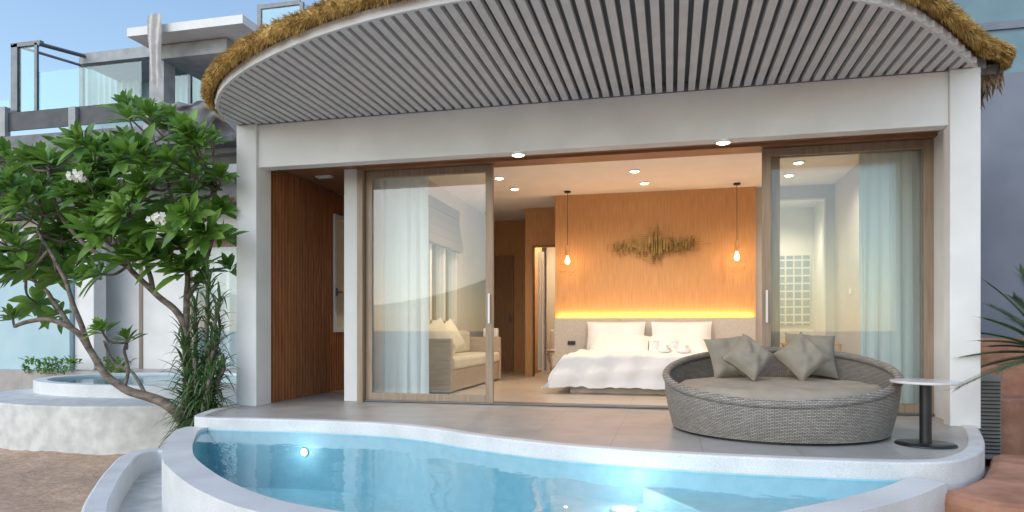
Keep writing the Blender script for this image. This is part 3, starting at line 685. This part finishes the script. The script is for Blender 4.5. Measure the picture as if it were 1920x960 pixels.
# ------------------------------------------------------------------ right side
t=MB().prism([(6.02,-2.0),(6.2,-1.86),(6.45,-1.52),(6.66,-1.1),(6.88,-.6),(9.5,-.4),(9.5,-2.7),(7.2,-2.6),(6.2,-2.3)],-.8,-.12).build('terracotta_step','terra',bevel=.06)
tag(t,'broad rounded terracotta step at the right corner of the terrace','step')
struct(MB().box(7.07,12,-.6,1.8,-.66,-.52).build('path','terrashade'),'terracotta path beside the villa, with its shadow painted in as a dark tone','path')
tag(MB().box(7.07,12,1.6,2.1,-.66,.1).box(7.07,12,2.1,2.4,-.66,.42).box(7.07,12,2.4,2.7,-.66,.72).build('stepped_planter','terra',bevel=.03),'stepped terracotta planter wall beside the villa','wall')
tag(MB().box(7.2,14,2.9,3.1,-.66,3.9).build('boundary_wall','bluegrey'),'tall plain blue grey wall right of the villa','wall')
bb=thing('backdrop_building',(12,9,0),'teal grey building rising behind the thatched roof at the right','building')
MB().box(8.3,22,8.5,16,-.6,13).build('wall','tealgrey',bb); MB().box(8.25,22.05,8.45,16,6.6,6.75).box(8.25,22.05,8.45,16,9.9,10.05).build('string_course','bluegrey',bb)
ac=thing('air_conditioner',(7.7,1.15,-.52),'grey outdoor air conditioner unit in the gap beside the villa','air conditioner')
MB().box(7.42,7.62,1.0,1.3,-.44,.36).build('casing','acwhite',ac,bevel=.015)
mb=MB()
for k in range(20): mb.box(7.44,7.6,.982,.999,-.38+k*.036,-.372+k*.036)
mb.build('grille','black',ac)
for x in (7.44,7.55): MB().box(x,x+.04,1.02,1.28,-.52,-.441).build('foot','black',ac)
# ------------------------------------------------------------------ neighbour
def ell(cx,cy,rx,ry,n=72): return [Vector((cx+rx*math.cos(2*math.pi*i/n),cy+ry*math.sin(2*math.pi*i/n))) for i in range(n+1)]
npz=thing('round_pool',(-2.8,2.3,-.65),'round raised white pool on a wider white base left of the villa','pool')
MB().prism([(p.x,p.y) for p in ell(-2.75,2.2,2.45,1.95)[:-1]],-.75,-.1).build('base_tier','lowplaster',npz,bevel=.02)
MB().strip(ell(-2.95,2.62,2.15,1.42),ell(-2.95,2.62,1.97,1.24),-.12,.07).build('rim','poolplaster',npz,bevel=.012)
MB().prism([(p.x,p.y) for p in ell(-2.95,2.62,1.98,1.25)[:-1]],-.098,-.09).build('pool_floor','mosaicwall',npz)
MB().prism([(p.x,p.y) for p in ell(-2.95,2.62,1.975,1.245)[:-1]],.02,.03).build('pool_water','water',npz)
nv=thing('neighbour_villa',(-4,6,-.6),'white thatched neighbour villa with curtained glass behind the frangipani tree','house')
NY=4.6
MB().box(-9,-.4,4.25,10,-.7,.03).build('terrace','deck',nv)
xs=PX(140,NY)
MB().box(xs,xs+.45,NY,NY+.3,.03,2.6).build('column','plaster',nv,bevel=.01); MB().box(-1.3,-1.0,NY,NY+.3,.03,2.6).build('column','plaster',nv,bevel=.01)
MB().box(-9,-.9,NY,NY+.25,2.6,3.0).build('beam','plaster',nv)
MB().box(-9,-.9,9.6,9.8,.03,3.0).build('wall','plaster',nv); MB().box(-1.1,-.9,5.3,9.6,.03,3.0).build('wall','plaster',nv); MB().box(xs-.1,xs+2.2,5.3,5.4,.03,2.6).build('wall','plaster',nv)
x0=PX(262,5.3)
f=MB()
for k in range(5): f.box(x0+k*1.15,x0+k*1.15+.08,5.28,5.34,.03,2.6)
f.box(x0,-1.1,5.28,5.34,2.45,2.6); f.build('window_frame','frame',nv)
MB().box(x0+.08,-1.1,5.31,5.318,.03,2.45).build('window_pane','glass',nv)
mb=MB(); mb.grid(lambda u,v:(x0+.1+3.8*u,5.5+.05*math.sin(u*100),.05+2.5*v),300,2); mb.build('curtain','sheer',nv,True)
mb=MB(); xt=PX(300,4.1); mb.box(xt,-.7,4.1,10.2,3.02,3.1)
for k in range(3500):
    b=Vector((random.uniform(xt,-.7),4.1+random.uniform(-.06,.05),3.1+random.uniform(-.06,.10)))
    mb.leaf(b,(random.uniform(-.4,.4),-.5,-.8),(0,0,1),random.uniform(.06,.16),.014,.2,2)
mb.build('thatch_edge','brownleaf',nv)
MB().box(-9.2,xt,4.1,10.2,3.02,3.16).build('roof_slab','darkgrey',nv)
MB().add([(-9.2,4.2,3.17),(-.7,4.2,3.17),(-.7,10.2,3.17),(-9.2,10.2,3.17),(-5,7.2,3.7)],[(0,1,4),(1,2,4),(2,3,4),(3,0,4)]).build('roof','darkgrey',nv)
tag(MB().box(-14,xs-.02,NY-.1,NY+.1,-.66,2.45).build('privacy_wall','paleteal'),'pale teal garden wall behind the round pool','wall')
q=random.Random(21)
for k,(px,l) in enumerate(((70,'low leafy plant at the foot of the teal wall, leftmost'),(120,'low leafy plant at the foot of the teal wall beside the white column'),(215,'low leafy plant behind the round pool'))):
    b=PP(px,690,4.2); b.z=-.05
    o=thing('low_plant',b,l,'plant','low plants behind the round pool'); mb=MB()
    for j in range(70):
        th=q.uniform(0,6.28); el=q.uniform(.2,1.3); c=b+Vector((q.uniform(-.3,.3),q.uniform(-.1,.1),q.uniform(0,.3)))
        mb.leaf(c,(math.cos(th)*math.sin(el),math.sin(th)*math.sin(el),math.cos(el)),(0,0,1),.17,.06,.3,4)
    mb.build('leaves','leaf',o)
# ------------------------------------------------------------------ upper-left building
B=thing('concrete_building',(-14,14,0),'modern grey concrete apartment building with glazed balconies behind the tree','building')
BY=12.
def rb(mb,px0,px1,py0,py1,Y,dp):
    a=PP(px0,py1,Y); b=PP(px1,py0,Y); m_=PP((px0+px1)/2,py0,Y).z; n_=PP((px0+px1)/2,py1,Y).z
    return mb.box(a.x,b.x,Y,Y+dp,n_,m_)
rb(MB(),-300,520,268,900,BY+.5,8).build('wall','concrete',B)
rb(MB(),-300,520,248,285,BY-.6,9).build('floor_slab','concrete',B)
mb=MB(); rb(mb,-300,460,330,345,BY-.3,1); rb(mb,-300,460,300,310,BY+.2,1); mb.build('string_course','concrete2',B)
for a in (-120,20,160,300): w=rb(MB(),a,a+95,310,380,BY+.44,.04).build('window','darkgrey',B)
MB_=MB(); rb(MB_,-300,280,214,248,BY-.5,.05); MB_.build('parapet','darkgrey',B)
for a in (-4,128,268):
    rb(MB(),a,a+13,200,256,BY-.62,.2).build('parapet_post','concrete2',B)
MB_=MB(); rb(MB_,20,32,82,235,BY-.3,.15); rb(MB_,64,69,80,225,BY-.3,.08); rb(MB_,20,75,78,86,BY-.3,.15); rb(MB_,148,155,108,215,BY+2.5,.1)
a=PP(72,82,BY-.3); b=PP(250,130,BY+3.); MB_.tube([a,b],.07,4); a=PP(24,84,BY-.3); b=PP(170,128,BY+3.); MB_.tube([a,b],.05,4)
MB_.build('balcony_frame','steel',B)
MB_=MB(); rb(MB_,32,64,88,225,BY-.25,.02); MB_.build('balcony_glass','balglass',B)
MB_=MB(); rb(MB_,69,265,125,225,BY-.25,.02); MB_.build('balcony_glass','balglass',B)
MB_=MB(); rb(MB_,-160,18,195,225,BY-.25,.02); MB_.build('balcony_glass','balglass',B)
MB_=MB(); rb(MB_,150,290,112,250,BY+3.2,4); MB_.build('penthouse_wall','paleteal',B)
MB_=MB(); rb(MB_,306,420,112,250,BY+3.2,4); MB_.build('penthouse_wall','paleteal',B)
mb=MB(); aa=PP(158,215,BY+2.9); bb_=PP(262,120,BY+2.9)
mb.grid(lambda u,v:(aa.x+(bb_.x-aa.x)*u,BY+2.9+.06*math.sin(u*60),aa.z+(bb_.z-aa.z)*v),160,2); mb.build('curtain','cur',B,True)
mb=MB(); aa2=PP(312,200,BY+2.9); bb2=PP(398,105,BY+2.9)
mb.grid(lambda u,v:(aa2.x+(bb2.x-aa2.x)*u,BY+2.9+.06*math.sin(u*50),aa2.z+(bb2.z-aa2.z)*v),120,2); mb.build('curtain','cur',B,True)
MB_=MB(); rb(MB_,150,300,92,112,BY+1.2,6); MB_.build('roof_slab','concrete2',B)
MB_=MB(); rb(MB_,300,425,78,104,BY-.5,4); MB_.build('porch_lintel','concrete2',B)
MB_=MB(); rb(MB_,280,307,60,235,BY-.4,.5); MB_.build('porch_pier','concrete2',B)
MB_=MB(); rb(MB_,238,455,40,56,BY-1.2,4.5); MB_.build('canopy_slab','plaster',B)
MB_=MB(); rb(MB_,402,475,48,250,BY+.3,4); MB_.build('stair_tower','plaster',B)
for a in (352,396): rb(MB(),a,a+5,104,205,BY+2.0,.1).build('window_frame','steel',B)
MB_=MB(); rb(MB_,308,400,104,205,BY+2.05,.02); MB_.build('window_pane','balglass',B)
MB_=MB(); rb(MB_,482,489,8,80,BY+1,.1); rb(MB_,562,568,3,80,BY+1,.1); rb(MB_,489,562,4,12,BY+1,.1); MB_.build('roof_rail','steel',B)
MB_=MB(); rb(MB_,490,562,14,60,BY+1.03,.02); MB_.build('roof_glass','balglass',B)
MB_=MB(); rb(MB_,470,640,52,250,BY+1.2,6); MB_.build('upper_wall','concrete2',B)
mb=MB(); c0=PP(294,30,BY-1.3); H=c0.z-PP(294,168,BY-1.3).z
def clo(u,v):
    w=.25-.05*v+.02*math.sin(v*7)
    hh=H*(1 if .3<u<.75 else .9)*(1+.04*math.sin(u*13))
    return (c0.x+(u-.5)*2*w+.05*v, BY-1.38+.05*math.sin(u*12+v*2)-.05*math.sin(v*3), c0.z+.04*math.sin(u*3.1)-hh*v)
mb.grid(clo,28,22)
tag(mb.build('hanging_cloth','drape',smooth=True),'ragged pale cloth hanging from the concrete canopy above the balcony','cloth')
mb=MB(); a=PP(300,262,BY-1.2); b=PP(440,185,BY-1.2)
mb.grid(lambda u,v:(a.x+(b.x-a.x)*u,BY-1.2-.5*math.sin(v*2)+.2*noise.noise(Vector((u*6,v*5,0))),a.z+(b.z-a.z)*v*(1-.35*u)+.25*noise.noise(Vector((u*5,v*3,2)))),40,24)
tag(mb.build('tarpaulin','concrete',smooth=True),'dark crumpled tarpaulin over the parapet beside the thatched eave','tarpaulin')
# ------------------------------------------------------------------ light
W=bpy.data.worlds.new('World'); scene.world=W; W.use_nodes=True; nt=W.node_tree; N=nt.nodes
sky=N.new('ShaderNodeTexSky'); sky.sky_type='NISHITA'; sky.sun_disc=False; sky.sun_elevation=R(38); sky.sun_rotation=R(215); sky.air_density=1.3; sky.dust_density=.4; sky.ozone_density=1.6
lk(nt,sky.outputs[0],N['Background'].inputs[0]); N['Background'].inputs[1].default_value=.22
d=Vector((.45,.85,-.6)).normalized()
s=light('sun','SUN',(0,-20,20),1.9,(1,.94,.87),angle=R(60)); s.rotation_euler=d.to_track_quat('-Z','Y').to_euler()
